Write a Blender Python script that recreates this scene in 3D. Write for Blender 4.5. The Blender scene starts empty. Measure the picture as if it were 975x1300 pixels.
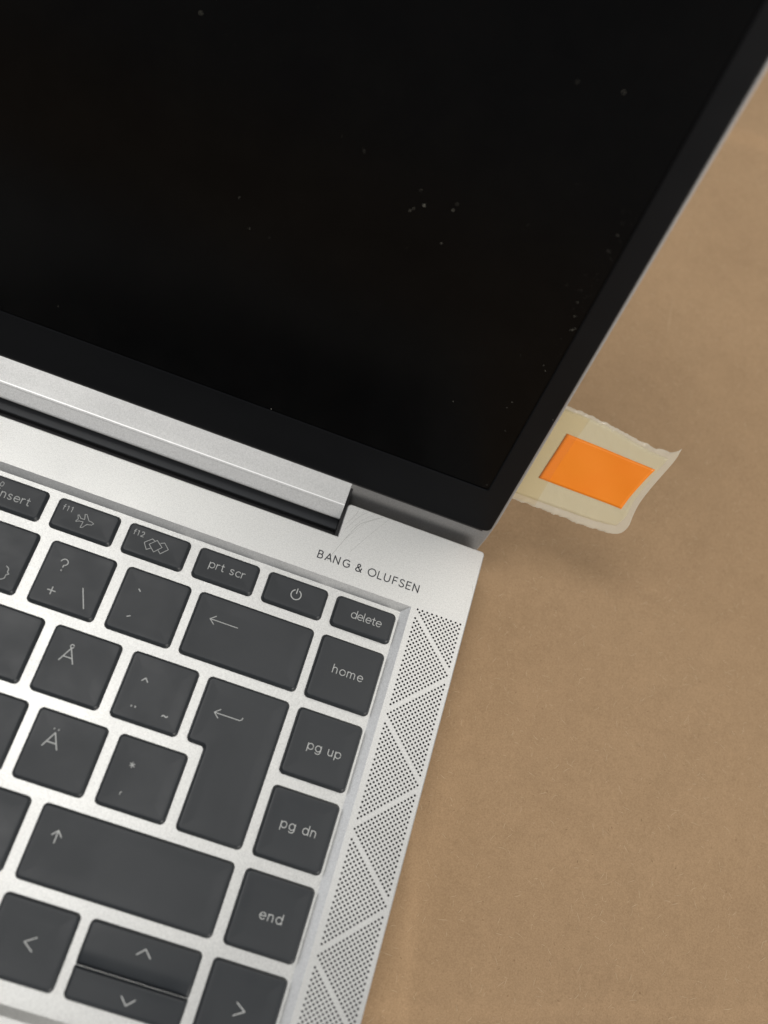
import bpy, bmesh, math, random
from mathutils import Vector, Matrix, noise
from mathutils.geometry import delaunay_2d_cdt
random.seed(7)
S = 0.001                       # everything below is written in millimetres
scene = bpy.context.scene
COL = scene.collection

# ------------------------------------------------------------------ camera
cam_d = bpy.data.cameras.new('camera')
cam = bpy.data.objects.new('camera', cam_d); COL.objects.link(cam); scene.camera = cam
RX = Vector((0.9362210718622713, 0.2744074779114251, 0.21952366766998369))
RY = Vector((0.3394660973896631, -0.8677099935884809, -0.36310072397020904))
RZ = Vector((0.09084532637413162, 0.41446339173797836, -0.9055204158841299))
m = Matrix((RX, -RY, -RZ)).transposed().to_4x4()
m.translation = Vector((-35.34453, -73.57687, 240.81232)) * S
cam.matrix_world = m
cam_d.sensor_fit = 'HORIZONTAL'; cam_d.sensor_width = 36.0
cam_d.lens = 1280.8256 / 975 * 36
cam_d.clip_start = 0.005; cam_d.clip_end = 50
cam_d.dof.use_dof = True
cam_d.dof.focus_distance = 0.256
cam_d.dof.aperture_fstop = 12

# ------------------------------------------------------------------ light
world = bpy.data.worlds.new('World'); scene.world = world; world.use_nodes = True
bg = world.node_tree.nodes['Background']
bg.inputs['Color'].default_value = (0.93, 0.95, 1.0, 1)
bg.inputs['Strength'].default_value = 0.24
def area(name, loc, aim, sx, sy, power, colr):
    l = bpy.data.lights.new(name, 'AREA'); l.shape = 'RECTANGLE'; l.size = sx; l.size_y = sy
    l.energy = power; l.color = colr
    o = bpy.data.objects.new(name, l); COL.objects.link(o); o.location = loc
    o.rotation_euler = (Vector(aim) - Vector(loc)).to_track_quat('-Z', 'Y').to_euler()
    return o
area('ceiling_or_fill_lamp', (-0.62, 0.12, 1.85), (0, 0, 0), 0.6, 0.6, 11.5, (1.0, 0.98, 0.95))
area('ceiling_or_fill_lamp', (0.10, 0.90, 1.9), (0, 0, 0), 1.6, 1.0, 5.5, (1.0, 0.98, 0.95))
area('ceiling_or_fill_lamp', (0.65, 1.20, 1.25), (0.08, 0.1, 0), 0.8, 0.8, 7.5, (1.0, 0.955, 0.88))  # unseen fill added behind to glow through the tape and lift the cardboard
area('window_or_fill_light', (1.30, -1.20, 0.45), (0, 0, 0.02), 0.8, 0.6, 25, (1.0, 0.955, 0.90))  # unseen low fill added to brighten the tape tab, not a window
area('window_or_fill_light', (-1.7, 0.35, 1.15), (0, 0, 0), 1.0, 0.9, 4, (0.90, 0.92, 1.0))
scene.view_settings.view_transform = 'Standard'
scene.view_settings.look = 'None'
scene.view_settings.exposure = 0.0
scene.view_settings.gamma = 1.0

# ------------------------------------------------------------------ materials
def mat(name, base, rough=0.5, metal=0.0, spec=0.5, **kw):
    mt = bpy.data.materials.new(name); mt.use_nodes = True
    b = mt.node_tree.nodes['Principled BSDF']
    b.inputs['Base Color'].default_value = (*base, 1)
    b.inputs['Roughness'].default_value = rough
    b.inputs['Metallic'].default_value = metal
    b.inputs['Specular IOR Level'].default_value = spec
    for k, v in kw.items(): b.inputs[k.replace('_', ' ')].default_value = v
    return mt
class NT:
    def __init__(s, mt):
        s.t = mt.node_tree; s.b = s.t.nodes['Principled BSDF']
        s.co = s.t.nodes.new('ShaderNodeNewGeometry').outputs['Position']
    def n(s, typ, **kw):
        nd = s.t.nodes.new(typ)
        for k, v in kw.items():
            if k in ('inp',):
                for a, c in v.items(): nd.inputs[a].default_value = c
            else: setattr(nd, k, v)
        return nd
    def l(s, a, b): s.t.links.new(a, b)
    def noise(s, scale, detail=2, rough=0.5, vec=None, dist=0.0):
        nd = s.n('ShaderNodeTexNoise', inp={'Scale': scale, 'Detail': detail, 'Roughness': rough, 'Distortion': dist})
        s.l(vec if vec is not None else s.co, nd.inputs['Vector']); return nd.outputs['Fac']
    def ramp(s, fac, stops):
        r = s.n('ShaderNodeValToRGB'); e = r.color_ramp.elements
        while len(e) < len(stops): e.new(0.5)
        for i, (p, c) in enumerate(stops):
            e[i].position = p; e[i].color = (*c, 1) if len(c) == 3 else c
        s.l(fac, r.inputs['Fac']); return r.outputs['Color']
    def mix(s, a, b, fac, typ='MIX'):
        m_ = s.n('ShaderNodeMix', data_type='RGBA', blend_type=typ)
        for k, v in ((0, fac), (6, a), (7, b)):
            if isinstance(v, (int, float)): m_.inputs[k].default_value = v
            elif isinstance(v, tuple): m_.inputs[k].default_value = (*v, 1)
            else: s.l(v, m_.inputs[k])
        return m_.outputs[2]
    def mapr(s, v, a, b, c, d):
        r = s.n('ShaderNodeMapRange', inp={1: a, 2: b, 3: c, 4: d}); s.l(v, r.inputs[0]); return r.outputs[0]
    def bump(s, h, strength, dist, prev=None):
        bp = s.n('ShaderNodeBump', inp={'Strength': strength, 'Distance': dist}); s.l(h, bp.inputs['Height'])
        if prev is not None: s.l(prev, bp.inputs['Normal'])
        return bp.outputs['Normal']
    def set(s, name, sock): s.l(sock, s.b.inputs[name])
    def stretch(s, sx, sy, sz, rz=0.0):
        mp = s.n('ShaderNodeMapping'); mp.inputs['Scale'].default_value = (sx, sy, sz); mp.inputs['Rotation'].default_value = (0, 0, rz)
        s.l(s.co, mp.inputs['Vector']); return mp.outputs['Vector']

def silver(name, base, rough, metal=0.85):
    mt = mat(name, base, rough, metal)
    t = NT(mt)
    g1 = t.noise(4200, 1, 0.5); g2 = t.noise(1500, 2, 0.6); g3 = t.noise(38, 3, 0.6)
    c = t.ramp(g1, [(0.32, tuple(v * 0.88 for v in base)), (0.5, base), (0.7, tuple(min(1, v * 1.09) for v in base))])
    c = t.mix(c, t.ramp(g2, [(0.35, (0.94, 0.94, 0.94)), (0.65, (1, 1, 1))]), 1.0, 'MULTIPLY')
    c = t.mix(c, t.ramp(g3, [(0.3, (0.965, 0.965, 0.96)), (0.7, (1, 1, 1))]), 1.0, 'MULTIPLY')
    t.set('Base Color', c)
    t.set('Roughness', t.mapr(g3, 0.3, 0.7, rough - 0.03, rough + 0.04))
    t.set('Normal', t.bump(g1, 0.25, 0.00006))
    return mt
M_SIL = silver('blasted silver metal', (0.69, 0.69, 0.67), 0.45, 0.88)
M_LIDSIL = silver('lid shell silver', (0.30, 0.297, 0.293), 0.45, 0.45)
M_BAR = silver('hinge cover silver', (0.60, 0.60, 0.59), 0.52, 0.75)
def keymat():
    mt = mat('dark key plastic', (0.016, 0.019, 0.022), 0.46, 0, 0.54)
    t = NT(mt)
    g = t.noise(48, 4, 0.6, dist=0.4); f = t.noise(5200, 1, 0.5)
    t.set('Base Color', t.ramp(g, [(0.3, (0.0145, 0.0180, 0.0215)), (0.7, (0.0190, 0.0225, 0.0255))]))
    t.set('Roughness', t.mapr(g, 0.35, 0.65, 0.42, 0.54))
    t.set('Normal', t.bump(f, 0.12, 0.00003))
    return mt
M_KEY = keymat()
M_LEG = mat('legend print', (0.48, 0.49, 0.475), 0.55)
M_INK = mat('dark lettering print', (0.025, 0.025, 0.032), 0.6)
M_SCR_MARK = mat('scratch', (0.30, 0.30, 0.28), 0.4, 0.5)
def screenmat():
    mt = mat('matte screen', (0.0012, 0.0012, 0.0013), 0.22, 0, 0.12)
    t = NT(mt)
    g = t.noise(9, 3, 0.55)
    t.set('Roughness', t.mapr(g, 0.3, 0.7, 0.19, 0.27))
    f = t.noise(55, 5, 0.7)
    t.set('Base Color', t.ramp(f, [(0.35, (0.0010, 0.0010, 0.0011)), (0.75, (0.0022, 0.0021, 0.0020))]))
    return mt
M_SCREEN = screenmat()
def bezmat():
    mt = mat('black bezel plastic', (0.0044, 0.0047, 0.0054), 0.34, 0, 0.15)
    t = NT(mt)
    f = t.noise(3500, 1, 0.5); g = t.noise(30, 3, 0.6)
    t.set('Normal', t.bump(f, 0.10, 0.00003)); t.set('Roughness', t.mapr(g, 0.3, 0.7, 0.28, 0.38))
    return mt
M_BEZ = bezmat()
M_GLOSS = mat('glossy hinge trough', (0.055, 0.058, 0.062), 0.22, 0, 0.6)
M_BLACK = mat('black rubber', (0.010, 0.009, 0.010), 0.6)
M_HOLE = mat('dark speaker mesh', (0.020, 0.018, 0.026), 0.7)
M_UNDER = mat('laptop underside plastic', (0.06, 0.06, 0.06), 0.5)
M_DUST = mat('pale dust', (0.30, 0.29, 0.24), 0.9)
def cardmat():
    mt = mat('brown cardboard', (0.40, 0.26, 0.14), 0.82, 0, 0.25)
    t = NT(mt)
    big = t.noise(14, 4, 0.62, dist=0.6); mid = t.noise(150, 7, 0.82, dist=0.3)
    fib1 = t.noise(900, 4, 0.7, t.stretch(1, 0.45, 1, 0.95), dist=2.0); fib2 = t.noise(1100, 4, 0.7, t.stretch(0.5, 1, 1, -0.45), dist=2.0)
    fine = t.noise(2400, 3, 0.7)
    flut = t.noise(22, 3, 0.5)
    c = t.ramp(big, [(0.28, (0.352, 0.233, 0.132)), (0.5, (0.367, 0.244, 0.138)), (0.74, (0.380, 0.254, 0.145))])
    c = t.mix(c, t.ramp(mid, [(0.25, (0.88, 0.87, 0.85)), (0.5, (1, 1, 1)), (0.75, (1.08, 1.08, 1.08))]), 0.8, 'MULTIPLY')
    c = t.mix(c, t.ramp(fib1, [(0.28, (0.88, 0.865, 0.84)), (0.5, (1, 1, 1)), (0.8, (1.12, 1.12, 1.12))]), 0.6, 'MULTIPLY')
    c = t.mix(c, t.ramp(fib2, [(0.25, (0.88, 0.87, 0.85)), (0.5, (1, 1, 1)), (0.8, (1.10, 1.10, 1.10))]), 0.7, 'MULTIPLY')
    c = t.mix(c, t.ramp(fine, [(0.3, (0.86, 0.85, 0.83)), (0.68, (1.10, 1.10, 1.10))]), 1.0, 'MULTIPLY')
    # a few dark flecks and pale stray fibres
    vo = t.n('ShaderNodeTexVoronoi', inp={'Scale': 95, 'Randomness': 1.0}); t.l(t.co, vo.inputs['Vector'])
    c = t.mix(c, t.ramp(vo.outputs['Distance'], [(0.018, (0.62, 0.56, 0.5)), (0.035, (1, 1, 1))]), 0.7, 'MULTIPLY')
    pf = t.noise(230, 2, 0.5, t.stretch(1, 0.10, 1, -0.35), dist=1.5)
    c = t.mix(c, (0.62, 0.46, 0.29), t.mapr(pf, 0.74, 0.80, 0, 0.35))
    t.set('Base Color', c)
    nb = t.bump(flut, 0.35, 0.0006); nb = t.bump(mid, 0.40, 0.00015, nb); nb = t.bump(fine, 0.35, 0.00006, nb)
    nb = t.bump(fib1, 0.4, 0.00010, nb)
    t.set('Normal', nb)
    return mt
M_CARD = cardmat()
def tapemat(name, col, alpha, rough, tlw=0.45):
    mt = mat(name, col, rough, 0, 0.5, Transmission_Weight=0.0)
    t = NT(mt)
    nt = t.t; out = nt.nodes['Material Output']
    tr = nt.nodes.new('ShaderNodeBsdfTransparent'); tl = nt.nodes.new('ShaderNodeBsdfTranslucent')
    tl.inputs['Color'].default_value = (*col, 1); tr.inputs['Color'].default_value = (1, 0.985, 0.95, 1)
    m1 = nt.nodes.new('ShaderNodeMixShader'); m2 = nt.nodes.new('ShaderNodeMixShader')
    m1.inputs[0].default_value = tlw
    nt.links.new(t.b.outputs[0], m1.inputs[1]); nt.links.new(tl.outputs[0], m1.inputs[2])
    m2.inputs[0].default_value = alpha
    nt.links.new(tr.outputs[0], m2.inputs[1]); nt.links.new(m1.outputs[0], m2.inputs[2])
    nt.links.new(m2.outputs[0], out.inputs['Surface'])
    g = t.noise(150, 5, 0.65, dist=0.8); t.set('Normal', t.bump(g, 0.6, 0.0007))
    return mt
M_TAPE = tapemat('translucent tape film', (0.90, 0.87, 0.76), 0.52, 0.13)
M_TAPE2 = tapemat('pale tape backing', (0.86, 0.815, 0.64), 0.68, 0.26)
def orangemat():
    mt = tapemat('orange paper', (1.0, 0.36, 0.012), 1.0, 0.42, 0.12)
    t = NT(mt); g = t.noise(60, 4, 0.6)
    t.set('Base Color', t.ramp(g, [(0.3, (0.99, 0.265, 0.012)), (0.7, (1.0, 0.295, 0.016))]))
    t.set('Normal', t.bump(t.noise(260, 3, 0.6), 0.25, 0.0001))
    return mt
M_ORANGE = orangemat()
M_LAYER = tapemat('thin tape layer', (0.70, 0.64, 0.50), 0.035, 0.2)

# ------------------------------------------------------------------ helpers
def finish(bm, name, material, parent=None, smooth=False, label=None, kind=None):
    for v in bm.verts: v.co *= S
    me = bpy.data.meshes.new(name)
    bm.to_mesh(me); bm.free()
    if smooth:
        for p in me.polygons: p.use_smooth = True
    for mm in (material if isinstance(material, list) else [material]): me.materials.append(mm)
    o = bpy.data.objects.new(name, me); COL.objects.link(o)
    if parent: o.parent = parent
    if label: o['label'] = label
    if kind: o['kind'] = kind
    return o
def rounded(poly, r, seg=6, rin=None):
    """poly: CCW corners (x,y); returns the rounded outline"""
    out = []; n = len(poly)
    for i in range(n):
        p = Vector(poly[i]); a = (Vector(poly[i-1]) - p).normalized(); b = (Vector(poly[(i+1) % n]) - p).normalized()
        cr = a.x*b.y - a.y*b.x          # <0 : convex for CCW
        rr = r if cr < 0 else (rin if rin is not None else r)
        ang = a.angle(b); d = rr / math.tan(ang/2)
        c = p + (a+b).normalized() * (rr / math.sin(ang/2))
        p0 = p + a*d; p1 = p + b*d
        a0 = math.atan2(p0.y-c.y, p0.x-c.x); a1 = math.atan2(p1.y-c.y, p1.x-c.x)
        da = (a1-a0+math.pi) % (2*math.pi) - math.pi
        for k in range(seg+1):
            t = a0 + da*k/seg; out.append((c.x+rr*math.cos(t), c.y+rr*math.sin(t)))
    return out
def inset(poly, d):
    n = len(poly); out = []
    for i in range(n):
        p = Vector(poly[i]); a = (p - Vector(poly[i-1])).normalized(); b = (Vector(poly[(i+1) % n]) - p).normalized()
        na = Vector((-a.y, a.x)); nb = Vector((-b.y, b.x))
        k = (na+nb); k = k / max(1e-6, k.dot(na)); out.append(tuple(p + k*d))
    return out
def rings(bm, loops, cap_first=False, cap_last=True, f=lambda p: p):
    vs = [[bm.verts.new(f(Vector(p))) for p in lp] for lp in loops]
    n = len(vs[0])
    for a, b in zip(vs, vs[1:]):
        for i in range(n): bm.faces.new((a[i], a[(i+1) % n], b[(i+1) % n], b[i]))
    if cap_last: bm.faces.new(vs[-1])
    if cap_first: bm.faces.new(vs[0][::-1])
    return vs
def z(lp, zz): return [(x, y, zz) for x, y in lp]

# strokes: flat ribbons with round ends and joints, used for all print
def ribbon(bm, pts, w, zz, f):
    pts = [Vector(p) for p in pts]
    q = [pts[0]]
    for p in pts[1:]:
        if (p - q[-1]).length > 1e-4: q.append(p)
    if len(q) == 1: q.append(q[0] + Vector((1e-3, 0)))
    L, R = [], []; n = len(q); h = w/2
    for i in range(n):
        a = (q[i]-q[i-1]).normalized() if i > 0 else (q[1]-q[0]).normalized()
        b = (q[i+1]-q[i]).normalized() if i < n-1 else a
        na = Vector((-a.y, a.x)); nb = Vector((-b.y, b.x)); k = na+nb
        k = k/max(0.35, k.dot(na)) if k.length > 1e-3 else na
        L.append(q[i]+k*h); R.append(q[i]-k*h)
    def cap(c, dr):
        a0 = math.atan2(dr.y, dr.x) - math.pi/2
        return [c + Vector((math.cos(a0+math.pi*k/5), math.sin(a0+math.pi*k/5)))*h for k in range(1, 5)]
    vL = [bm.verts.new(f(p.x, p.y, zz)) for p in L]; vR = [bm.verts.new(f(p.x, p.y, zz)) for p in R]
    for i in range(n-1): bm.faces.new((vR[i], vR[i+1], vL[i+1], vL[i]))
    e = [bm.verts.new(f(p.x, p.y, zz)) for p in cap(q[-1], (q[-1]-q[-2]).normalized())]
    bm.faces.new([vR[-1]] + e + [vL[-1]])
    s = [bm.verts.new(f(p.x, p.y, zz)) for p in cap(q[0], (q[0]-q[1]).normalized())]
    bm.faces.new([vL[0]] + s + [vR[0]])
def strokes(name, lst, w, zz, material, parent, f=lambda x, y, h: Vector((x, y, h)), label=None):
    bm = bmesh.new()
    for i, s in enumerate(lst):
        ww = w
        if not isinstance(s[0], (tuple, list, Vector)): ww, s = s[0], s[1]
        s = [Vector(p) for p in s]; run = [s[0]]; runs = []
        for k in range(1, len(s)):
            run.append(s[k])
            if k < len(s)-1 and (s[k+1]-s[k]).length > 1e-4 and (s[k]-s[k-1]).length > 1e-4 and (s[k]-s[k-1]).angle(s[k+1]-s[k]) > 0.9:
                runs.append(run); run = [s[k]]
        runs.append(run)
        for q, rn in enumerate(runs): ribbon(bm, rn, ww, zz + 0.0015*((i*2+q) % 8), f)
    return finish(bm, name, material, parent, label=label)
def W(lst, w): return [(w, s) for s in lst]
def dot(x, y, r): return (r, [(x+r/2*math.cos(a*math.pi/5), y+r/2*math.sin(a*math.pi/5)) for a in range(11)])
def arc(cx, cy, rx, ry, a0, a1, n=10):
    return [(cx+rx*math.cos(math.radians(a0+(a1-a0)*k/n)), cy+ry*math.sin(math.radians(a0+(a1-a0)*k/n))) for k in range(n+1)]
# single-line glyphs: x height .5, capitals .7, ascender .74, descender -.2 ; (advance, strokes)
GL = {
 ' ': (.26, []),
 'h': (.46, [[(0,0),(0,.74)], [(0,.27)]+arc(.19,.30,.19,.20,180,0)+[(.38,0)]]),
 'o': (.52, [arc(.25,.25,.25,.25,0,360,20)]),
 'm': (.76, [[(0,0),(0,.5)], [(0,.28)]+arc(.165,.33,.165,.17,180,0)+[(.33,0)], [(.33,.28)]+arc(.495,.33,.165,.17,180,0)+[(.66,0)]]),
 'e': (.50, [[(.01,.26),(.47,.26)]+arc(.24,.25,.235,.25,3,315,18)]),
 'p': (.52, [[(0,.5),(0,-.2)], arc(.245,.25,.24,.25,0,360,20)]),
 'g': (.52, [arc(.235,.25,.235,.25,0,360,20), [(.47,.5),(.47,0)]+arc(.24,.0,.23,.21,0,-140,10)]),
 'u': (.46, [[(0,.5),(0,.2)]+arc(.19,.2,.19,.2,180,360), [(.38,.5),(.38,0)]]),
 'd': (.52, [arc(.235,.25,.235,.25,0,360,20), [(.475,.74),(.475,0)]]),
 'n': (.46, [[(0,0),(0,.5)], [(0,.27)]+arc(.19,.30,.19,.20,180,0)+[(.38,0)]]),
 'l': (.14, [[(.0,.74),(.0,.08),(.03,.01),(.07,0)]]),
 't': (.32, [[(.12,.66),(.12,.1),(.16,.02),(.24,0),(.28,.01)], [(0,.48),(.27,.48)]]),
 'r': (.28, [[(0,0),(0,.5)], [(0,.3)]+arc(.2,.28,.2,.21,175,75,6)]),
 's': (.40, [[(.31,.43),(.25,.485),(.17,.5),(.08,.48),(.03,.42),(.03,.35),(.09,.285),(.24,.23),(.32,.17),(.33,.1),(.28,.03),(.18,0),(.09,.01),(.01,.07)]]),
 'c': (.42, [arc(.24,.25,.24,.25,48,312,16)]),
 'i': (.14, [[(0,0),(0,.5)], [(0,.68),(0,.69)]]),
 'f': (.26, [[(.06,0),(.06,.58)]+arc(.17,.60,.11,.13,180,80,6), [(-.03,.46),(.2,.46)]]),
 '0': (.50, [arc(.21,.33,.21,.33,0,360,18)]),
 '1': (.30, [[(0,.58),(.13,.68),(.13,0)]]),
 '2': (.46, [arc(.19,.49,.18,.19,160,-20,9)+[(.33,.34),(.0,0),(.38,0)]]),
 'B': (.58, [[(.0,0),(0,.7),(.2,.7)]+arc(.22,.54,.16,.16,90,-90,8)+[(.0,.38)], [(.2,.38)]+arc(.24,.19,.19,.19,90,-90,8)+[(.0,0)]]),
 'A': (.66, [[(0,0),(.29,.7),(.58,0)], [(.1,.22),(.48,.22)]]),
 'N': (.72, [[(0,0),(0,.7),(.5,0),(.5,.7)]]),
 'G': (.72, [arc(.35,.35,.33,.35,50,330,18)+[(.62,.12),(.62,.34),(.42,.34)]]),
 '&': (.66, [[(.56,0),(.14,.46),(.11,.56),(.15,.66),(.25,.7),(.35,.66),(.38,.57),(.34,.48),(.08,.29),(.02,.18),(.05,.07),(.15,0),(.28,0),(.42,.08),(.5,.2),(.54,.34)]]),
 'O': (.82, [arc(.36,.35,.36,.355,0,360,26)]),
 'L': (.48, [[(0,.7),(0,0),(.36,0)]]),
 'U': (.70, [[(0,.7),(0,.24)]+arc(.25,.25,.25,.25,180,360,12)+[(.5,.7)]]),
 'F': (.50, [[(0,0),(0,.7),(.36,.7)], [(0,.37),(.32,.37)]]),
 'S': (.54, [[(.40,.62),(.32,.68),(.22,.7),(.11,.68),(.04,.61),(.04,.5),(.1,.42),(.3,.32),(.39,.26),(.42,.17),(.38,.06),(.28,.0),(.17,0),(.07,.03),(.0,.1)]]),
 'E': (.52, [[(.38,.7),(0,.7),(0,0),(.38,0)], [(0,.37),(.34,.37)]]),
}
def text(s, x0, x1, y, em, gap=None):
    """strokes of s set from x0 to x1 on baseline y at size em (mm)"""
    adv = [GL[c][0] for c in s]; nat = sum(adv[:-1]) + max(q[0] for st in GL[s[-1]][1] for q in st)
    ex = ((x1-x0)/em - nat)/(len(s)-1); out = []; x = 0
    for c in s:
        for st in GL[c][1]: out.append([(x0+(x+a)*em, y+b*em) for a, b in st])
        x += GL[c][0] + ex
    return out

# ------------------------------------------------------------------ cardboard under everything
GZ = -17.0
def ex(v): return math.exp(max(-60, min(60, v)))
def card_h(x, y):
    h = 0.9*noise.noise(Vector((x*0.012, y*0.012, 1.3))) + 0.28*noise.noise(Vector((x*0.045, y*0.03, 5.1)))
    # soft upright crease beside the laptop, and one across the lower right
    xc = 20.6 + (-29.3-y)*0.215 + 0.5*math.sin(y*0.09)
    d = x - xc
    k = 1/(1+ex((y+20)/7)) if y > -200 else 1
    h += k*(0.30*ex(-(d/1.0)**2) - 0.95*(1/(1+ex(-d/0.6))) * ex(-max(d, 0)/16))
    yc = -81.8 + 0.272*(x-6) + 0.4*math.sin(x*0.1); e = y - yc
    h += 0.22*ex(-(e/1.2)**2) - 0.45*(1/(1+ex(e/0.5)))*ex(-max(-e, 0)/14)
    yc2 = 236.5 + (x-70)*0.16 + 1.2*math.sin(x*0.05); e = y - yc2
    h += 2.4/(1+ex(-e/0.8))*ex(-max(e, 0)/40)
    for (ax, ay, bx, by, hh) in ((40, -20, 140, 30, .13), (60, 140, 130, 120, .35), (45, 190, 120, 200, .3), (80, -60, 95, 60, .10), (35, 60, 110, 75, .16)):
        L = math.hypot(bx-ax, by-ay); u = ((x-ax)*(bx-ax)+(y-ay)*(by-ay))/L; w = (-(x-ax)*(by-ay)+(y-ay)*(bx-ax))/L + 1.2*math.sin(u*0.07)
        h += hh*ex(-(w/1.6)**2)/((1+ex(-u/6))*(1+ex((u-L)/6)))
    return h
bm = bmesh.new()
xs = [-900, -600, -420, -300] + [-200 + i*12 for i in range(17)] + [4 + i*1.15 for i in range(125)] + [150 + i*12 for i in range(12)] + [320, 450, 700, 1000]
ys = [-900, -600, -400, -260, -200, -160] + [-130 + i*1.6 for i in range(72)] + [-14 + i*4.5 for i in range(52)] + [222 + i*1.5 for i in range(16)] + [250 + i*8 for i in range(16)] + [420, 560, 800, 1200]
g = [[bm.verts.new((x, y, GZ - 0.6 + card_h(x, y))) for x in xs] for y in ys]
for j in range(len(ys)-1):
    for i in range(len(xs)-1): bm.faces.new((g[j][i], g[j][i+1], g[j+1][i+1], g[j+1][i]))
finish(bm, 'cardboard_surface', M_CARD, smooth=True, kind='structure')
M_FIB = mat('pale paper fibre', (0.53, 0.395, 0.25), 0.85, 0, 0.2)
M_FLECK = mat('dark paper fleck', (0.20, 0.125, 0.065), 0.85, 0, 0.2)
def fibres(name, n, mt, l0, l1, w0, w1, seed):
    r_ = random.Random(seed); bm = bmesh.new()
    for _ in range(n):
        x = r_.uniform(18, 150); y = r_.uniform(-110, 260); a = r_.uniform(0, math.pi); l = r_.uniform(l0, l1); w = r_.uniform(w0, w1); bend = r_.uniform(-0.9, 0.9)
        L, R = [], []; px, py = x, y
        for k in range(4):
            q = (-math.sin(a)*w/2, math.cos(a)*w/2); ww = 1.0 if k in (1, 2) else 0.35
            zz = GZ - 0.6 + card_h(px, py) + 0.035
            L.append(bm.verts.new((px+q[0]*ww, py+q[1]*ww, zz))); R.append(bm.verts.new((px-q[0]*ww, py-q[1]*ww, zz)))
            px += math.cos(a)*l/3; py += math.sin(a)*l/3; a += bend/3
        for k in range(3): bm.faces.new((R[k], R[k+1], L[k+1], L[k]))
    return finish(bm, name, mt, label=None, kind='stuff')
o = fibres('paper_fibres', 2600, M_FIB, 0.6, 2.6, 0.05, 0.11, 5); o['label'] = 'fine pale fibres in the surface of the brown cardboard'; o['category'] = 'paper fibres'
o = fibres('paper_flecks', 500, M_FLECK, 0.2, 0.8, 0.08, 0.16, 6); o['label'] = 'tiny dark flecks in the surface of the brown cardboard'; o['category'] = 'flecks'

# ------------------------------------------------------------------ laptop
lap = bpy.data.objects.new('laptop', None); COL.objects.link(lap)
lap['label'] = 'open silver laptop with a black screen and dark grey keys, lying on brown cardboard'
lap['category'] = 'laptop'

XR, YR, YN, XN, XL, YF = 17.86, 35.58, 25.79, -20.7, -305.0, -180.0
deck_poly = [(XR, YF), (XR, YR), (XN, YR), (XN, YN), (XL+38.6, YN), (XL+38.6, YR), (XL, YR), (XL, YF)]
RO = (-289.6, -98.9, 2.85, 14.22)      # recess at deck level  x0,y0,x1,y1
FZ = -1.3
RI = (RO[0]+2.1, RO[1]+1.95, 0.68, 12.40)   # recess floor
# grille holes: rows of a half-offset lattice cut into triangles
PA, PC, GX = 1.304, 0.6445, 4.62
holes = []
for k in range(-1, 6):
    for r in range(37):
        rr = r if r <= 18 else 36-r
        # triangle with its upright side on the left
        if k >= 0:
            y = 11.69 - 28.13*k - PC*r
            off = 0 if r % 2 == 0 else PA/2
            n_ = int((rr*PA/2 - off)/PA + 1e-6) + 1
            for j in range(n_): holes.append((GX+off+j*PA, y))
        # triangle with its upright side on the right
        y = -2.40 - 28.13*k - PC*r
        if y > 14.3: continue
        off = 0 if r % 2 == 0 else PA/2
        n_ = int((rr*PA/2 - off)/PA + 1e-6) + 1
        for j in range(n_): holes.append((GX+9*PA-off-j*PA, y))
HR, HN = 0.28, 12
def build_deck():
    bm = bmesh.new()
    C1 = 0.28
    top = rounded(inset(deck_poly, C1), 0.7, 4, 0.25)
    edge = rounded(deck_poly, 0.98, 4, 0.05)
    rec = [(RO[0], RO[1]), (RO[2], RO[1]), (RO[2], RO[3]), (RO[0], RO[3])]
    vs = [Vector(p) for p in top]; faces = [list(range(len(vs)))]
    b = len(vs); vs += [Vector(p) for p in rec]; faces.append([b, b+1, b+2, b+3])
    hl = []
    for (x, y) in holes:
        b = len(vs); vs += [Vector((x+HR*math.cos(2*math.pi*k/HN), y+HR*math.sin(2*math.pi*k/HN))) for k in range(HN)]
        faces.append(list(range(b, b+HN)))
    V, E, F, oV, oE, oF = delaunay_2d_cdt(vs, [], faces, 1, 1e-5)
    new = [bm.verts.new((p.x, p.y, 0)) for p in V]
    idx = {}
    for i, o in enumerate(oV):
        for q in o: idx[q] = new[i]
    for f, o in zip(F, oF):
        if list(o) == [0]:
            fc = bm.faces.new([new[i] for i in f])
            if fc.normal.z < 0 or (fc.normal_update() or fc.normal.z < 0): fc.normal_flip()
    # hole walls
    for f in faces[2:]:
        nf0 = len(bm.faces)
        t = [idx[i] for i in f]; lo = [bm.verts.new((v.co.x, v.co.y, -0.45)) for v in t]
        for i in range(HN): bm.faces.new((t[i], t[(i+1) % HN], lo[(i+1) % HN], lo[i])).material_index = 1
    # recess slopes and floor
    t = [idx[i] for i in faces[1]]
    fl = [bm.verts.new(p) for p in ((RI[0], RI[1], FZ), (RI[2], RI[1], FZ), (RI[2], RI[3], FZ), (RI[0], RI[3], FZ))]
    for i in range(4): bm.faces.new((t[i], t[(i+1) % 4], fl[(i+1) % 4], fl[i]))
    bm.faces.new(fl)
    # outer walls
    a = [idx[i] for i in faces[0]]; n = len(a)
    lv = []
    for i in range(n):
        x, y = edge[i]; tx, ty = top[i]
        lv.append([a[i], bm.verts.new((tx+(x-tx)*0.7, ty+(y-ty)*0.7, -0.09)), bm.verts.new((x, y, -0.34)), bm.verts.new((x, y, -5.5)),
                   bm.verts.new((x*0.985-1.2, (y+70)*0.975-70, -13.5)), bm.verts.new((x*0.97-3, (y+70)*0.95-70, -15.6))])
    for i in range(n):
        p, q = lv[i], lv[(i+1) % n]
        for k in range(5): bm.faces.new((p[k], q[k], q[k+1], p[k+1]))
    bm.faces.new([l[-1] for l in lv][::-1])
    bmesh.ops.remove_doubles(bm, verts=bm.verts, dist=1e-5)
    return finish(bm, 'keyboard_deck', [M_SIL, M_HOLE], lap)
build_deck()
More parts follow.
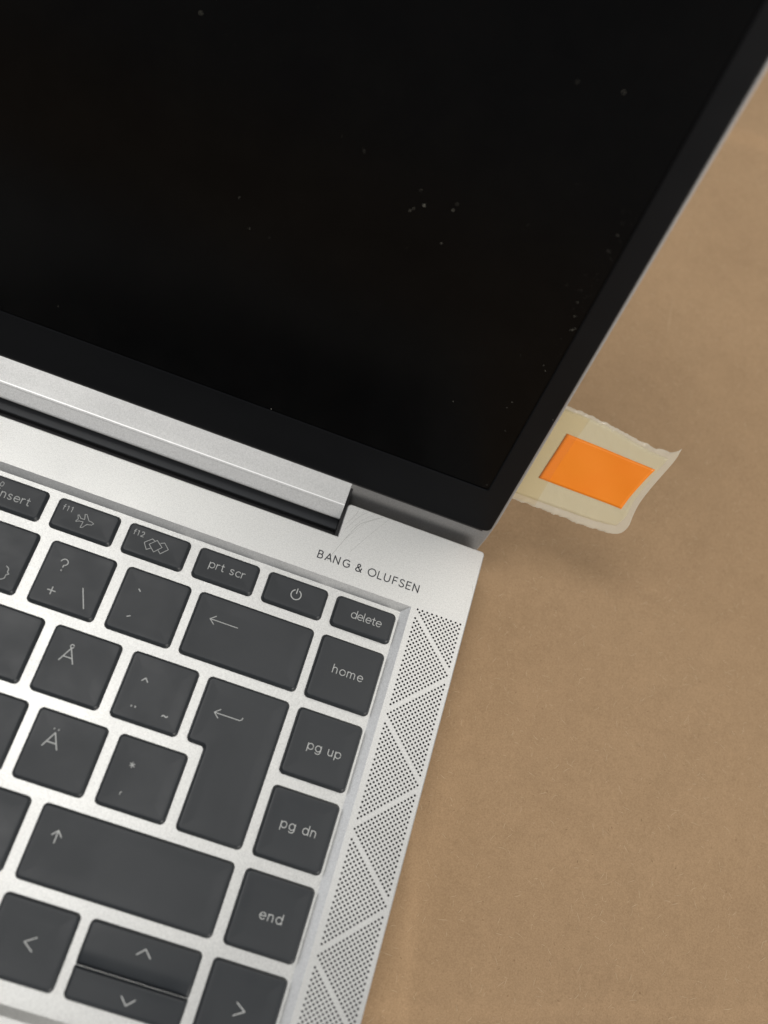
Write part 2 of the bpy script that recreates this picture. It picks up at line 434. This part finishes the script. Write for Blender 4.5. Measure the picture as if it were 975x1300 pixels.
# dark mesh behind the holes
bm = bmesh.new()
rings(bm, [z(rounded([(3.6, -170), (17.2, -170), (17.2, 15.2), (3.6, 15.2)], 0.5, 3), -0.95), z(rounded([(3.6, -170), (17.2, -170), (17.2, 15.2), (3.6, 15.2)], 0.5, 3), -0.46)], cap_first=True)
finish(bm, 'speaker_mesh', M_HOLE, lap)
# feet under the base
for (x, y) in ((-2, 15), (-2, -150), (-285, 15), (-285, -150)):
    bm = bmesh.new()
    lp = rounded([(x-6, y-4), (x+6, y-4), (x+6, y+4), (x-6, y+4)], 3.5, 5)
    rings(bm, [z(lp, -17.3), z(lp, -15.4)], cap_first=True)
    finish(bm, 'rubber_foot', M_BLACK, lap)

# lettering beside the screen hinge
strokes('speaker_lettering', text('BANG & OLUFSEN', -24.0, 3.35, 18.42, 2.82), 0.29, 0.03, M_INK, lap,
        f=lambda x, y, h: Vector((x, y + 0.0*(x), h)))
# scratches next to the hinge
def curve(pts, n=8):
    out = []
    for i in range(len(pts)-1):
        p0, p1, p2, p3 = [Vector(pts[max(0, min(len(pts)-1, k))]) for k in (i-1, i, i+1, i+2)]
        for k in range(n):
            t = k/n; out.append(tuple(0.5*((2*p1)+(p2-p0)*t+(2*p0-5*p1+4*p2-p3)*t*t+(-p0+3*p1-3*p2+p3)*t**3)))
    out.append(tuple(pts[-1])); return out
for w, pts in ((0.075, [(-10.97, 35.1), (-13.6, 33.1), (-16.52, 30.54), (-19.33, 24.1), (-21.37, 18.3)]),
               (0.05, [(-15.3, 34.9), (-17.2, 32.6), (-19.51, 28.21)]),
               (0.045, [(-9.38, 34.9), (-12.2, 30.4), (-16.37, 22.93)]),
               (0.05, [(-17.54, 35.0), (-18.3, 32.4), (-19.8, 29.6)]),
               (0.04, [(-13.2, 35.0), (-15.9, 32.3), (-18.4, 28.4)]),
               (0.035, [(-12.0, 34.6), (-14.9, 31.9), (-18.9, 25.4)]),
               (0.045, [(16.78, 25.73), (16.95, 24.9), (17.2, 24.14)])):
    strokes('scratch', [curve(pts)], w, 0.006, M_SCR_MARK, lap)

# ------------------------------------------------------------------ keys
CX, CY, CZ = -35.34, -73.58, 240.81
KR = [(10.82, 2.46), (0.0, -16.50), (-19.03, -35.47), (-38.05, -54.53), (-57.17, -73.72), (-76.42, -92.67)]
def key(poly, strk=None, w=0.20, label=None, slope=None):
    """poly: outline as CCW corners at the cap's foot"""
    bm = bmesh.new()
    prof = [(0.0, -1.22), (0.10, -0.92), (0.27, -0.52), (0.42, -0.24), (0.55, -0.08), (0.68, -0.012), (0.85, 0.0), (1.5, -0.03), (2.6, -0.075), (3.6, -0.115)]
    lps = []
    for ins, zz in prof:
        r = max(0.25, 1.25 - ins*0.8)
        lps.append(z(rounded(inset(poly, ins), r, 5, 0.9 + ins*0.3), zz))
    if slope: lps = [[slope(p) for p in lp] for lp in lps]
    rings(bm, lps)
    o = finish(bm, 'key', M_KEY, lap, smooth=True, label=label)
    if strk:
        f = (lambda x, y, h: Vector(slope((x, y, h)))) if slope else (lambda x, y, h: Vector((x, y, h)))
        strokes('legend', strk, w, 0.012, M_LEG, o, f=f)
    return o
def box(x0, y0, x1, y1):
    # the photographed outline, carried down to the foot of the cap
    k = 1.0/CZ*1.0
    mx = lambda x: x + (x-CX)*k; my = lambda y: y + (y-CY)*k
    return [(mx(x0), my(y0)), (mx(x1), my(y0)), (mx(x1), my(y1)), (mx(x0), my(y1))]
def K(row, x0, x1, *a, **kw): return key(box(x0, KR[row][1], x1, KR[row][0]), *a, **kw)
# function row
K(0, -106.73, -90.90, text('insert', -102.5, -94.6, 5.67, 2.8) + W(text('f10', -105.2, -102.1, 8.2, 1.8), 0.15), label='key printed insert with a small f10')
K(0, -88.51, -72.65, W(text('f11', -86.8, -84.65, 7.9, 1.9), 0.15) +
  [[(-78.55, 6.93), (-78.88, 6.45), (-79.35, 6.33), (-79.99, 6.20), (-80.73, 5.07), (-81.19, 4.96), (-81.06, 6.50), (-82.02, 6.42), (-82.70, 6.0), (-82.75, 6.25), (-82.42, 6.82), (-82.88, 7.75), (-82.57, 7.87), (-81.89, 7.16), (-80.95, 7.22), (-81.35, 8.5), (-80.91, 8.61), (-79.88, 7.25), (-79.2, 7.2), (-78.55, 6.93)]], 0.14, label='function key printed f11 with an airplane symbol')
K(0, -70.36, -54.48, W(text('f12', -68.75, -66.25, 7.95, 1.9), 0.15) +
  [[(-62.75, 8.35), (-61.04, 7.0), (-62.55, 5.22), (-64.25, 6.72), (-62.75, 8.35)],
   [(-63.25, 8.0), (-63.97, 8.32), (-65.54, 6.77), (-64.43, 5.22), (-63.59, 5.85)],
   [(-61.75, 7.9), (-60.85, 8.35), (-59.42, 7.0), (-60.89, 5.34), (-61.65, 5.95)]], 0.145, label='function key printed f12 with three overlapping squares')
K(0, -52.21, -36.36, text('prt scr', -48.7, -39.6, 6.3, 2.75), 0.205, label='key printed prt scr')
K(0, -34.07, -18.23, [arc(-25.98, 7.0, 1.28, 1.28, 118, 422, 22), [(-25.98, 7.35), (-25.98, 8.6)]], 0.27, label='power key with a circle and bar symbol')
K(0, -16.0, -0.05, text('delete', -11.2, -3.25, 6.2, 2.82), label='key printed delete')
# number row
K(1, -105.1, -88.6, [curve([(-93.0, -10.15), (-92.3, -10.6), (-92.2, -11.4), (-91.75, -11.8)], 4), curve([(-91.75, -11.8), (-92.25, -12.2), (-92.35, -13.1), (-93.1, -13.65)], 4)], 0.19, label='key printed with a closing brace')
K(1, -85.8, -69.35, [[(-81.92, -4.55)] + arc(-81.05, -4.62, .82, .78, 150, -60, 12) + [(-80.98, -5.45), (-81.0, -5.9)], dot(-81.0, -6.75, .22),
   [(-82.05, -12.15), (-80.25, -12.15)], [(-81.15, -11.25), (-81.15, -13.05)], [(-74.6, -9.2), (-72.6, -13.8)]], 0.265, label='key printed with a question mark, plus and backslash')
K(1, -66.82, -50.38, [(.26, [(-62.35, -4.85), (-61.85, -5.3)]), (.26, [(-62.5, -12.15), (-61.85, -11.75)])], 0.265, label='key printed with two accent marks')
K(1, -48.33, -18.55, [[(-36.8, -6.0), (-43.75, -6.0)], [(-42.6, -4.95), (-43.85, -6.0), (-42.6, -7.05)]], 0.2, label='wide backspace key with a long left arrow')
K(1, -16.55, 0.0, text('home', -11.5, -3.75, -8.66, 2.82), label='key printed home')
# letter rows
K(2, -95.8, -79.3)
K(2, -76.83, -60.38, [[(-73.1, -27.0), (-71.45, -23.6), (-69.8, -27.0)], [(-72.5, -25.85), (-70.4, -25.85)], arc(-71.42, -23.1, .42, .42, 0, 360, 14)], 0.265, label='letter key printed with an A and ring')
K(2, -57.84, -41.40, [[(-53.6, -25.4), (-52.9, -24.6), (-52.2, -25.4)], dot(-53.65, -31.68, .23), dot(-52.75, -31.65, .23),
   [(-46.3, -31.75), (-46.05, -31.5), (-45.8, -31.5), (-45.5, -31.7), (-45.25, -31.7), (-45.0, -31.45)]], 0.265, label='key printed with a caret, two dots and a tilde')
K(3, -91.4, -75.0)
K(3, -72.62, -56.14, [[(-68.9, -46.2), (-67.2, -42.75), (-65.5, -46.2)], [(-68.3, -45.05), (-66.1, -45.05)], dot(-67.75, -41.95, .21), dot(-66.7, -41.95, .21)], 0.265, label='letter key printed with an A and two dots')
K(3, -53.61, -37.14, [[(-48.54+.62*math.cos(a), -44.15+.62*math.sin(a)), (-48.54-.62*math.cos(a), -44.15-.62*math.sin(a))] for a in (math.pi/2, math.pi/6, -math.pi/6)] +
   [[(-48.6, -50.35), (-48.85, -50.65), (-48.78, -51.0)]], 0.17, label='key printed with an asterisk and apostrophe')
# the L-shaped enter key
e = box(-39.22, -35.27, -18.70, -19.03); e2 = box(-34.68, KR[3][1], -18.95, -35.27)
key([e2[0], (e2[1][0], e2[1][1]), (e[2][0], e[2][1]), e[3], e[0], (e2[0][0], e[0][1])],
    [[(-34.9, -27.0), (-28.9, -27.0), (-28.5, -26.75), (-28.35, -26.2)], [(-33.95, -25.95), (-35.15, -27.0), (-33.95, -28.05)]], 0.2, label='tall L-shaped enter key with a hooked left arrow')
K(2, -16.55, 0.0, text('pg up', -11.7, -3.45, -28.1, 2.82), label='key printed pg up')
K(3, -16.57, 0.0, text('pg dn', -12.15, -3.8, -46.85, 2.82), label='key printed pg dn')
K(4, -82.5, -66.1)
K(4, -63.47, -19.04, [[(-58.25, -64.75), (-58.25, -62.15)], [(-59.3, -63.25), (-58.25, -62.1), (-57.2, -63.25)]], 0.265, label='wide shift key with an up arrow')
K(4, -16.6, 0.0, text('end', -10.5, -5.35, -66.6, 2.82), label='key printed end')
K(5, -63.83, -46.85, [[(-54.0, -83.35), (-56.15, -84.75), (-54.0, -86.15)]], 0.24, label='arrow key pointing left')
# half-height up and down keys sharing one opening
yu = -86.0
def up_slope(p):
    x, y, zz = p; t = max(0.0, min(1.0, (-82.4 - y)/3.6)); return (x, y, zz - 1.0*t*t*(zz+1.6)/1.6)
def dn_slope(p):
    x, y, zz = p; t = max(0.0, min(1.0, (y + 88.6)/2.6)); return (x, y, zz + 0.10*t*t)
def halfkey(x0, y0, x1, y1, strk, label, slope, sharp):
    poly = box(x0, y0, x1, y1)
    # extra points along the sides let the top bend
    bm = bmesh.new()
    prof = [(0.0, -1.22), (0.10, -0.92), (0.27, -0.52), (0.42, -0.24), (0.55, -0.08), (0.68, -0.012), (0.85, 0.0)]
    lps = []
    ny = 12
    for ins, zz in prof:
        (ax, ay), _, (bx, by), _ = inset(poly, ins)
        r = max(0.35, 1.25-ins*0.8); lp = []
        def corner(cx, cy, a0, rr): return [(cx+rr*math.cos(math.radians(a0+18*k)), cy+rr*math.sin(math.radians(a0+18*k))) for k in range(6)]
        rt = r if sharp == 'bottom' else 0.3; rb = r if sharp == 'top' else 0.3
        lp += corner(bx-rt, by-rt, 0, rt) + corner(ax+rt, by-rt, 90, rt)
        lp += [(ax, by-rt-(by-rt-ay-rb)*k/ny) for k in range(1, ny)]
        lp += corner(ax+rb, ay+rb, 180, rb) + corner(bx-rb, ay+rb, 270, rb)
        lp += [(bx, ay+rb+(by-rt-ay-rb)*k/ny) for k in range(1, ny)]
        lps.append([slope((x, y, zz)) for x, y in lp])
    v = rings(bm, lps, cap_last=False)[-1]
    # fill the top in strips between left and right sides
    n = len(v); nL = 12 + ny - 1
    Ls = v[6:12+ny-1+6]; Rs = (v[12+ny-1+6:] + v[:6])[::-1]
    for i in range(len(Ls)-1): bm.faces.new((Ls[i], Ls[i+1], Rs[i+1], Rs[i]))
    bmesh.ops.recalc_face_normals(bm, faces=bm.faces)
    o = finish(bm, 'key', M_KEY, lap, smooth=True, label=label)
    strokes('legend', strk, 0.24, 0.014, M_LEG, o, f=lambda x, y, h: Vector(slope((x, y, h))))
halfkey(-44.71, yu-0.03, -19.61, KR[5][0], [[(-33.15, -80.75), (-31.65, -79.3), (-30.15, -80.75)]], 'half height arrow key pointing up', up_slope, 'bottom')
halfkey(-44.71, KR[5][1], -19.61, yu+0.03, [[(-33.2, -89.15), (-31.7, -90.6), (-30.2, -89.15)]], 'half height arrow key pointing down', dn_slope, 'top')
K(5, -17.2, -0.1, [[(-9.5, -83.8), (-7.35, -85.1), (-9.5, -86.4)]], 0.24, label='arrow key pointing right')
# the rest of the keyboard, to the left of the photograph's frame
for row, xe in ((1, -107.6), (2, -98.6), (3, -94.2), (4, -85.2)):
    for k in range(2): K(row, xe-19.0*k-16.5, xe-19.0*k)
for k in range(2): K(0, -109.0-18.15*k-15.9, -109.0-18.15*k)
K(5, -85.5, -66.3); K(5, -104.5, -88.0)

# ------------------------------------------------------------------ hinge
# trough seen in the gap behind the deck
bm = bmesh.new()
def prism(bm, prof, x0, x1):
    a = [bm.verts.new((x0, y, zz)) for y, zz in prof]; b = [bm.verts.new((x1, y, zz)) for y, zz in prof]; n = len(prof)
    for i in range(n): bm.faces.new((a[i], a[(i+1) % n], b[(i+1) % n], b[i]))
    bm.faces.new(a[::-1]); bm.faces.new(b)
    bmesh.ops.recalc_face_normals(bm, faces=bm.faces)
prism(bm, [(29.55, -5.75), (29.55, -7.6), (36.5, -7.6), (36.5, -3.6), (34.5, -3.9), (29.75, -5.55)], -265.9, -21.55)
finish(bm, 'hinge_trough', M_GLOSS, lap)
bm = bmesh.new()
prism(bm, [(26.1, -7.65), (26.1, -9.0), (37, -9.0), (37, -7.65)], -266.2, -20.85)
finish(bm, 'hinge_seal', M_BLACK, lap)
# hinge cover bar, bent along its length
def barprof():
    p = [(43.0, 1.9), (42.6, 2.55), (41.0, 1.95), (38.6, 1.30), (36.2, 0.62), (34.72, 0.235), (34.42, 0.15), (34.25, 0.09), (34.05, 0.02), (33.9, -0.08), (31.25, -1.16), (30.98, -1.34), (30.95, -1.7), (32.6, -3.6), (37.5, -5.2), (43.0, -4.0)]
    return p
bm = bmesh.new(); P = barprof()
secs = []
for x, k in ((-265.6, 0.985), (-265.45, 1.0), (-21.72, 1.0), (-21.60, 0.99)):
    cy, cz = 38, -2
    secs.append([bm.verts.new((x, cy+(y-cy)*k, cz+(zz-cz)*k)) for y, zz in P])
for a, b in zip(secs, secs[1:]):
    for i in range(len(P)):
        fc = bm.faces.new((a[i], a[(i+1) % len(P)], b[(i+1) % len(P)], b[i]))
        if abs(P[i][0]-34.72) < 0.01: fc.material_index = 1
bm.faces.new(secs[0][::-1]); bm.faces.new(secs[-1])
bmesh.ops.recalc_face_normals(bm, faces=bm.faces)
finish(bm, 'hinge_cover', [M_BAR, mat('painted ridge glint', (0.90, 0.90, 0.89), 0.42, 0.4)], lap)  # lamp highlight along the ridge is painted in with a whiter base colour
# block that closes the gap at the end of the bar
bm = bmesh.new()
prism(bm, [(26.2, -1.2), (26.2, -8.5), (44.5, -8.5), (42.8, 0.8), (41.0, 0.6), (38, -1.2)], -21.50, -20.78)
finish(bm, 'hinge_end_seal', M_BLACK, lap)

# ------------------------------------------------------------------ lid (local: x, s up the lid, h out of its face)
D = Vector((0, 0.35929174, 0.93322529)); NF = Vector((0, -0.93322529, 0.35929174)); P0 = Vector((0, 39.423, 0))
def LID(p): return P0 + Vector((p[0], 0, 0)) + D*p[1] + NF*p[2]
def lid_rings(name, loops, material, cap_first=False, cap_last=True, smooth=False):
    bm = bmesh.new(); rings(bm, loops, cap_first, cap_last, f=LID)
    bmesh.ops.recalc_face_normals(bm, faces=bm.faces)
    return finish(bm, name, material, lap, smooth=smooth)
LT = 209.0
def lidout(d, r): return rounded(inset([(XL+1.7, -10.5), (XR-1.7, -10.5), (XR-0.45, -0.5), (XR, 6.0), (XR, LT), (XL, LT), (XL, 6.0), (XL+0.45, -0.5)], d), r, 8)
# silver shell
lid_rings('lid_shell', [z(lidout(1.6, 1.0), -5.0), z(lidout(0.5, 1.6), -4.4), z(lidout(0.0, 2.0), -3.2), z(lidout(0.0, 2.0), -0.9), z(lidout(0.12, 1.9), -0.62), z(lidout(0.4, 1.8), -0.5)], M_LIDSIL, cap_first=True)
# bezel frame: outer edge, front, inner chamfer down to the screen
XB, SB, XI, SI = 17.04, 2.50, 11.09, 16.22
def fr(x1, s0, d, r, t): return rounded([(XL+0.82+d if not t else XL+6.77+d, s0+d), (x1-d, s0+d), (x1-d, (LT-0.8 if not t else LT-8)-d), (XL+0.82+d if not t else XL+6.77+d, (LT-0.8 if not t else LT-8)-d)], r, 8)
lid_rings('screen_bezel', [z(fr(XB, SB, 0, 1.7, 0), -0.6), z(fr(XB, SB, 0.0, 1.7, 0), -0.16), z(fr(XB, SB, 0.12, 1.6, 0), -0.04), z(fr(XB, SB, 0.3, 1.5, 0), 0.0),
     z(fr(XI, SI, -0.34, 0.85, 1), 0.0), z(fr(XI, SI, -0.10, 0.65, 1), -0.09), z(fr(XI, SI, 0, 0.6, 1), -0.18), z(fr(XI, SI, 0.0, 0.6, 1), -0.60)], M_BEZ, cap_last=False)
# thin rubber lip under the bezel's lower edge
bm = bmesh.new()
rings(bm, [[LID(p) for p in ((-265, 1.95, -0.85), (15.2, 1.95, -0.85), (15.2, 2.62, -0.85), (-265, 2.62, -0.85))],
           [LID(p) for p in ((-265, 1.95, -0.22), (15.2, 1.95, -0.22), (15.2, 2.62, -0.22), (-265, 2.62, -0.22))]], True, True)
bmesh.ops.recalc_face_normals(bm, faces=bm.faces)
finish(bm, 'bezel_lip', M_BLACK, lap)
lid_rings('screen', [z([(XL+6.2, SI-0.5), (XI+0.5, SI-0.5), (XI+0.5, LT-7), (XL+6.2, LT-7)], -0.7), z([(XL+6.2, SI-0.5), (XI+0.5, SI-0.5), (XI+0.5, LT-7), (XL+6.2, LT-7)], -0.42)], M_SCREEN, cap_first=True)
# dust and crumbs on the screen and bezel
bm = bmesh.new()
spots = [(-30.17, 83.03, .32), (-32.55, 80.88, .2), (-31.91, 81.54, .18), (-24.25, 84.43, .22), (-23.92, 76.44, .16), (10.02, 68.46, .2), (10.4, 68.9, .15), (9.6, 68.2, .12), (7.97, 75.14, .14),
 (8.13, 57.21, .1), (9.07, 55.98, .13), (5.78, 44.5, .12), (7.57, 35.92, .12), (-45.22, 89.24, .13), (-3.41, 118.61, .22), (-12.0, 117.16, .14), (-82.15, 102.86, .24), (-67.32, 69.15, .13), (-63.67, 63.02, .13),
 (8.88, 71.68, .15), (7.48, 78.08, .1), (-6.96, 38.63, .16), (-31.86, 85.85, .13), (-23.99, 86.04, .13), (8.58, 92.5, .14), (8.45, 88.59, .14), (-103.41, 23.74, .14), (-47.58, 16.5, .2), (16.39, 44.21, .16), (10.23, 17.63, .12), (5.24, 42.44, .1)]
rs = random.Random(3)
for k in range(40):
    t = rs.random(); spots.append((10.5-abs(rs.gauss(0, 1.8)), 60+rs.random()*38, rs.uniform(0.035, 0.07)))
for k in range(60): spots.append((rs.uniform(-110, 10), rs.uniform(20, 120), rs.uniform(0.03, 0.07)))
for (x, s, r) in spots:
    ic = bmesh.ops.create_icosphere(bm, subdivisions=1, radius=1)['verts']
    a = rs.random()*3.14
    h0 = -0.42 if (x < XI and s > SI) else 0.0
    for v in ic:
        q = v.co * (0.6+0.5*rs.random()); q = Vector((q.x*math.cos(a)*1.5-q.y*math.sin(a), q.x*math.sin(a)*1.5+q.y*math.cos(a), q.z*0.5))*r*0.55
        v.co = LID((x+q.x, s+q.y, h0+q.z+0.02))
finish(bm, 'screen_dust', M_DUST, lap, kind='stuff')

# ------------------------------------------------------------------ tape tab with an orange slip, stuck to the back of the lid
tab = bpy.data.objects.new('tape_tab', None); COL.objects.link(tab)
tab['label'] = 'yellowish translucent tape with an orange slip, sticking out past the right edge of the lid'
tab['category'] = 'tape'
def cr(pts, n):
    c = curve(pts, 12); L = [0]
    for a, b in zip(c, c[1:]): L.append(L[-1]+math.hypot(b[0]-a[0], b[1]-a[1]))
    out = []
    for k in range(n+1):
        t = L[-1]*k/n
        for i in range(len(L)-1):
            if L[i+1] >= t-1e-9:
                u = (t-L[i])/max(1e-9, L[i+1]-L[i]); out.append((c[i][0]+(c[i+1][0]-c[i][0])*u, c[i][1]+(c[i+1][1]-c[i][1])*u)); break
    return out
def bulge(x, s):
    # the free right end curls a little and the film is never quite flat
    h = 0.2*noise.noise(Vector((x*0.11, s*0.11, 2.0)))*min(1, max(0, (x-17)/8))
    h += 0.006*max(0, x-40)**2
    h += 0.9*math.exp(-((s-12.82)/1.8)**2)*min(1, max(0, (x-19)/10)) * 0.5
    return h
def patch(name, left, right, bottom, top, h0, material, nx, ny, rag=0.0, thick=0.06):
    B = cr(bottom, nx); T = cr(top, nx); Lf = cr(left, ny); R = cr(right, ny)
    if rag:
        for arr, sg in ((B, -1), (T, 1)):
            for i in range(1, nx):
                x, y = arr[i]
                d = rag*(abs(noise.noise(Vector((x*1.5, sg*3.3, 0.5))))**1.2*0.9 + 0.5*noise.noise(Vector((x*0.5, sg, 3))))
                arr[i] = (x, y + sg*d)
    bm = bmesh.new(); g = []; gb = []
    for j in range(ny+1):
        v = j/ny; row = []; rb = []
        for i in range(nx+1):
            u = i/nx
            p = [(1-v)*B[i][k] + v*T[i][k] + (1-u)*Lf[j][k] + u*R[j][k] - ((1-u)*(1-v)*B[0][k] + u*(1-v)*B[-1][k] + (1-u)*v*T[0][k] + u*v*T[-1][k]) for k in (0, 1)]
            h = h0 + bulge(*p)
            if rag:
                e = min(v, 1-v)*30; h += math.exp(-(e/1.1)**2)*0.7*(noise.noise(Vector((p[0]*0.45, v*9, 7)))+0.5*noise.noise(Vector((p[0]*1.7, v*9, 3))))*min(1, max(0, (p[0]-18)/4))*(rag/0.55)
            row.append(bm.verts.new(LID((p[0], p[1], h)))); rb.append(bm.verts.new(LID((p[0], p[1], h-thick))))
        g.append(row); gb.append(rb)
    for j in range(ny):
        for i in range(nx):
            bm.faces.new((g[j][i], g[j][i+1], g[j+1][i+1], g[j+1][i])); bm.faces.new((gb[j][i], gb[j+1][i], gb[j+1][i+1], gb[j][i+1]))
    for a, b in ((g[0], gb[0]), (g[-1], gb[-1]), ([r[0] for r in g], [r[0] for r in gb]), ([r[-1] for r in g], [r[-1] for r in gb])):
        for i in range(len(a)-1): bm.faces.new((a[i], a[i+1], b[i+1], b[i]))
    bmesh.ops.recalc_face_normals(bm, faces=bm.faces)
    return finish(bm, name, material, tab, smooth=True)
patch('tape_film', [(2, 12.2), (2, 29), (2, 46.2)], [(47.6, 13.35), (49.2, 14.6), (49.75, 17.5), (49.0, 21.5), (48.45, 26), (48.5, 31.4), (48.95, 37), (49.3, 42.2), (49.1, 46.1)],
      [(2, 12.2), (19.4, 12.3), (30, 12.5), (37.2, 12.3), (44.9, 12.85), (47.6, 13.35)], [(2, 46.2), (19.5, 45.7), (28.1, 45.25), (33, 44.6), (40.9, 43.6), (45.2, 43.6), (47.3, 44.1), (49.1, 46.1)], -5.12, M_TAPE, 120, 36, rag=0.42)
patch('tape_backing', [(4, 14.4), (4, 44.6)], [(46.9, 16.1), (47.6, 20.4), (46.9, 25.8), (47.0, 32.5), (47.7, 42.0)],
      [(4, 14.4), (19, 14.5), (29, 14.6), (38.6, 14.85), (44, 15.3), (46.9, 16.1)], [(4, 44.6), (20, 44.8), (30.6, 44.2), (41.5, 42.3), (47.7, 42.0)], -5.04, M_TAPE2, 60, 30, rag=0.06, thick=0.05)
patch('orange_slip', [(22.2, 22.0), (22.55, 38.15)], [(45.35, 21.95), (45.45, 27.7), (45.95, 33.3), (46.6, 37.5)], [(22.2, 22.0), (33.5, 22.0), (45.35, 21.95)], [(22.55, 38.15), (34.6, 37.8), (46.6, 37.5)], -4.92, M_ORANGE, 30, 20, thick=0.10)
patch('tape_layer', [(3, 12.9), (3, 45.2)], [(25.2, 12.9), (25.0, 30.0), (25.7, 44.6)], [(3, 12.9), (14, 12.9), (25.2, 12.9)], [(3, 45.2), (14, 45.1), (25.7, 44.6)], -4.84, M_LAYER, 30, 20, rag=0.1, thick=0.03)
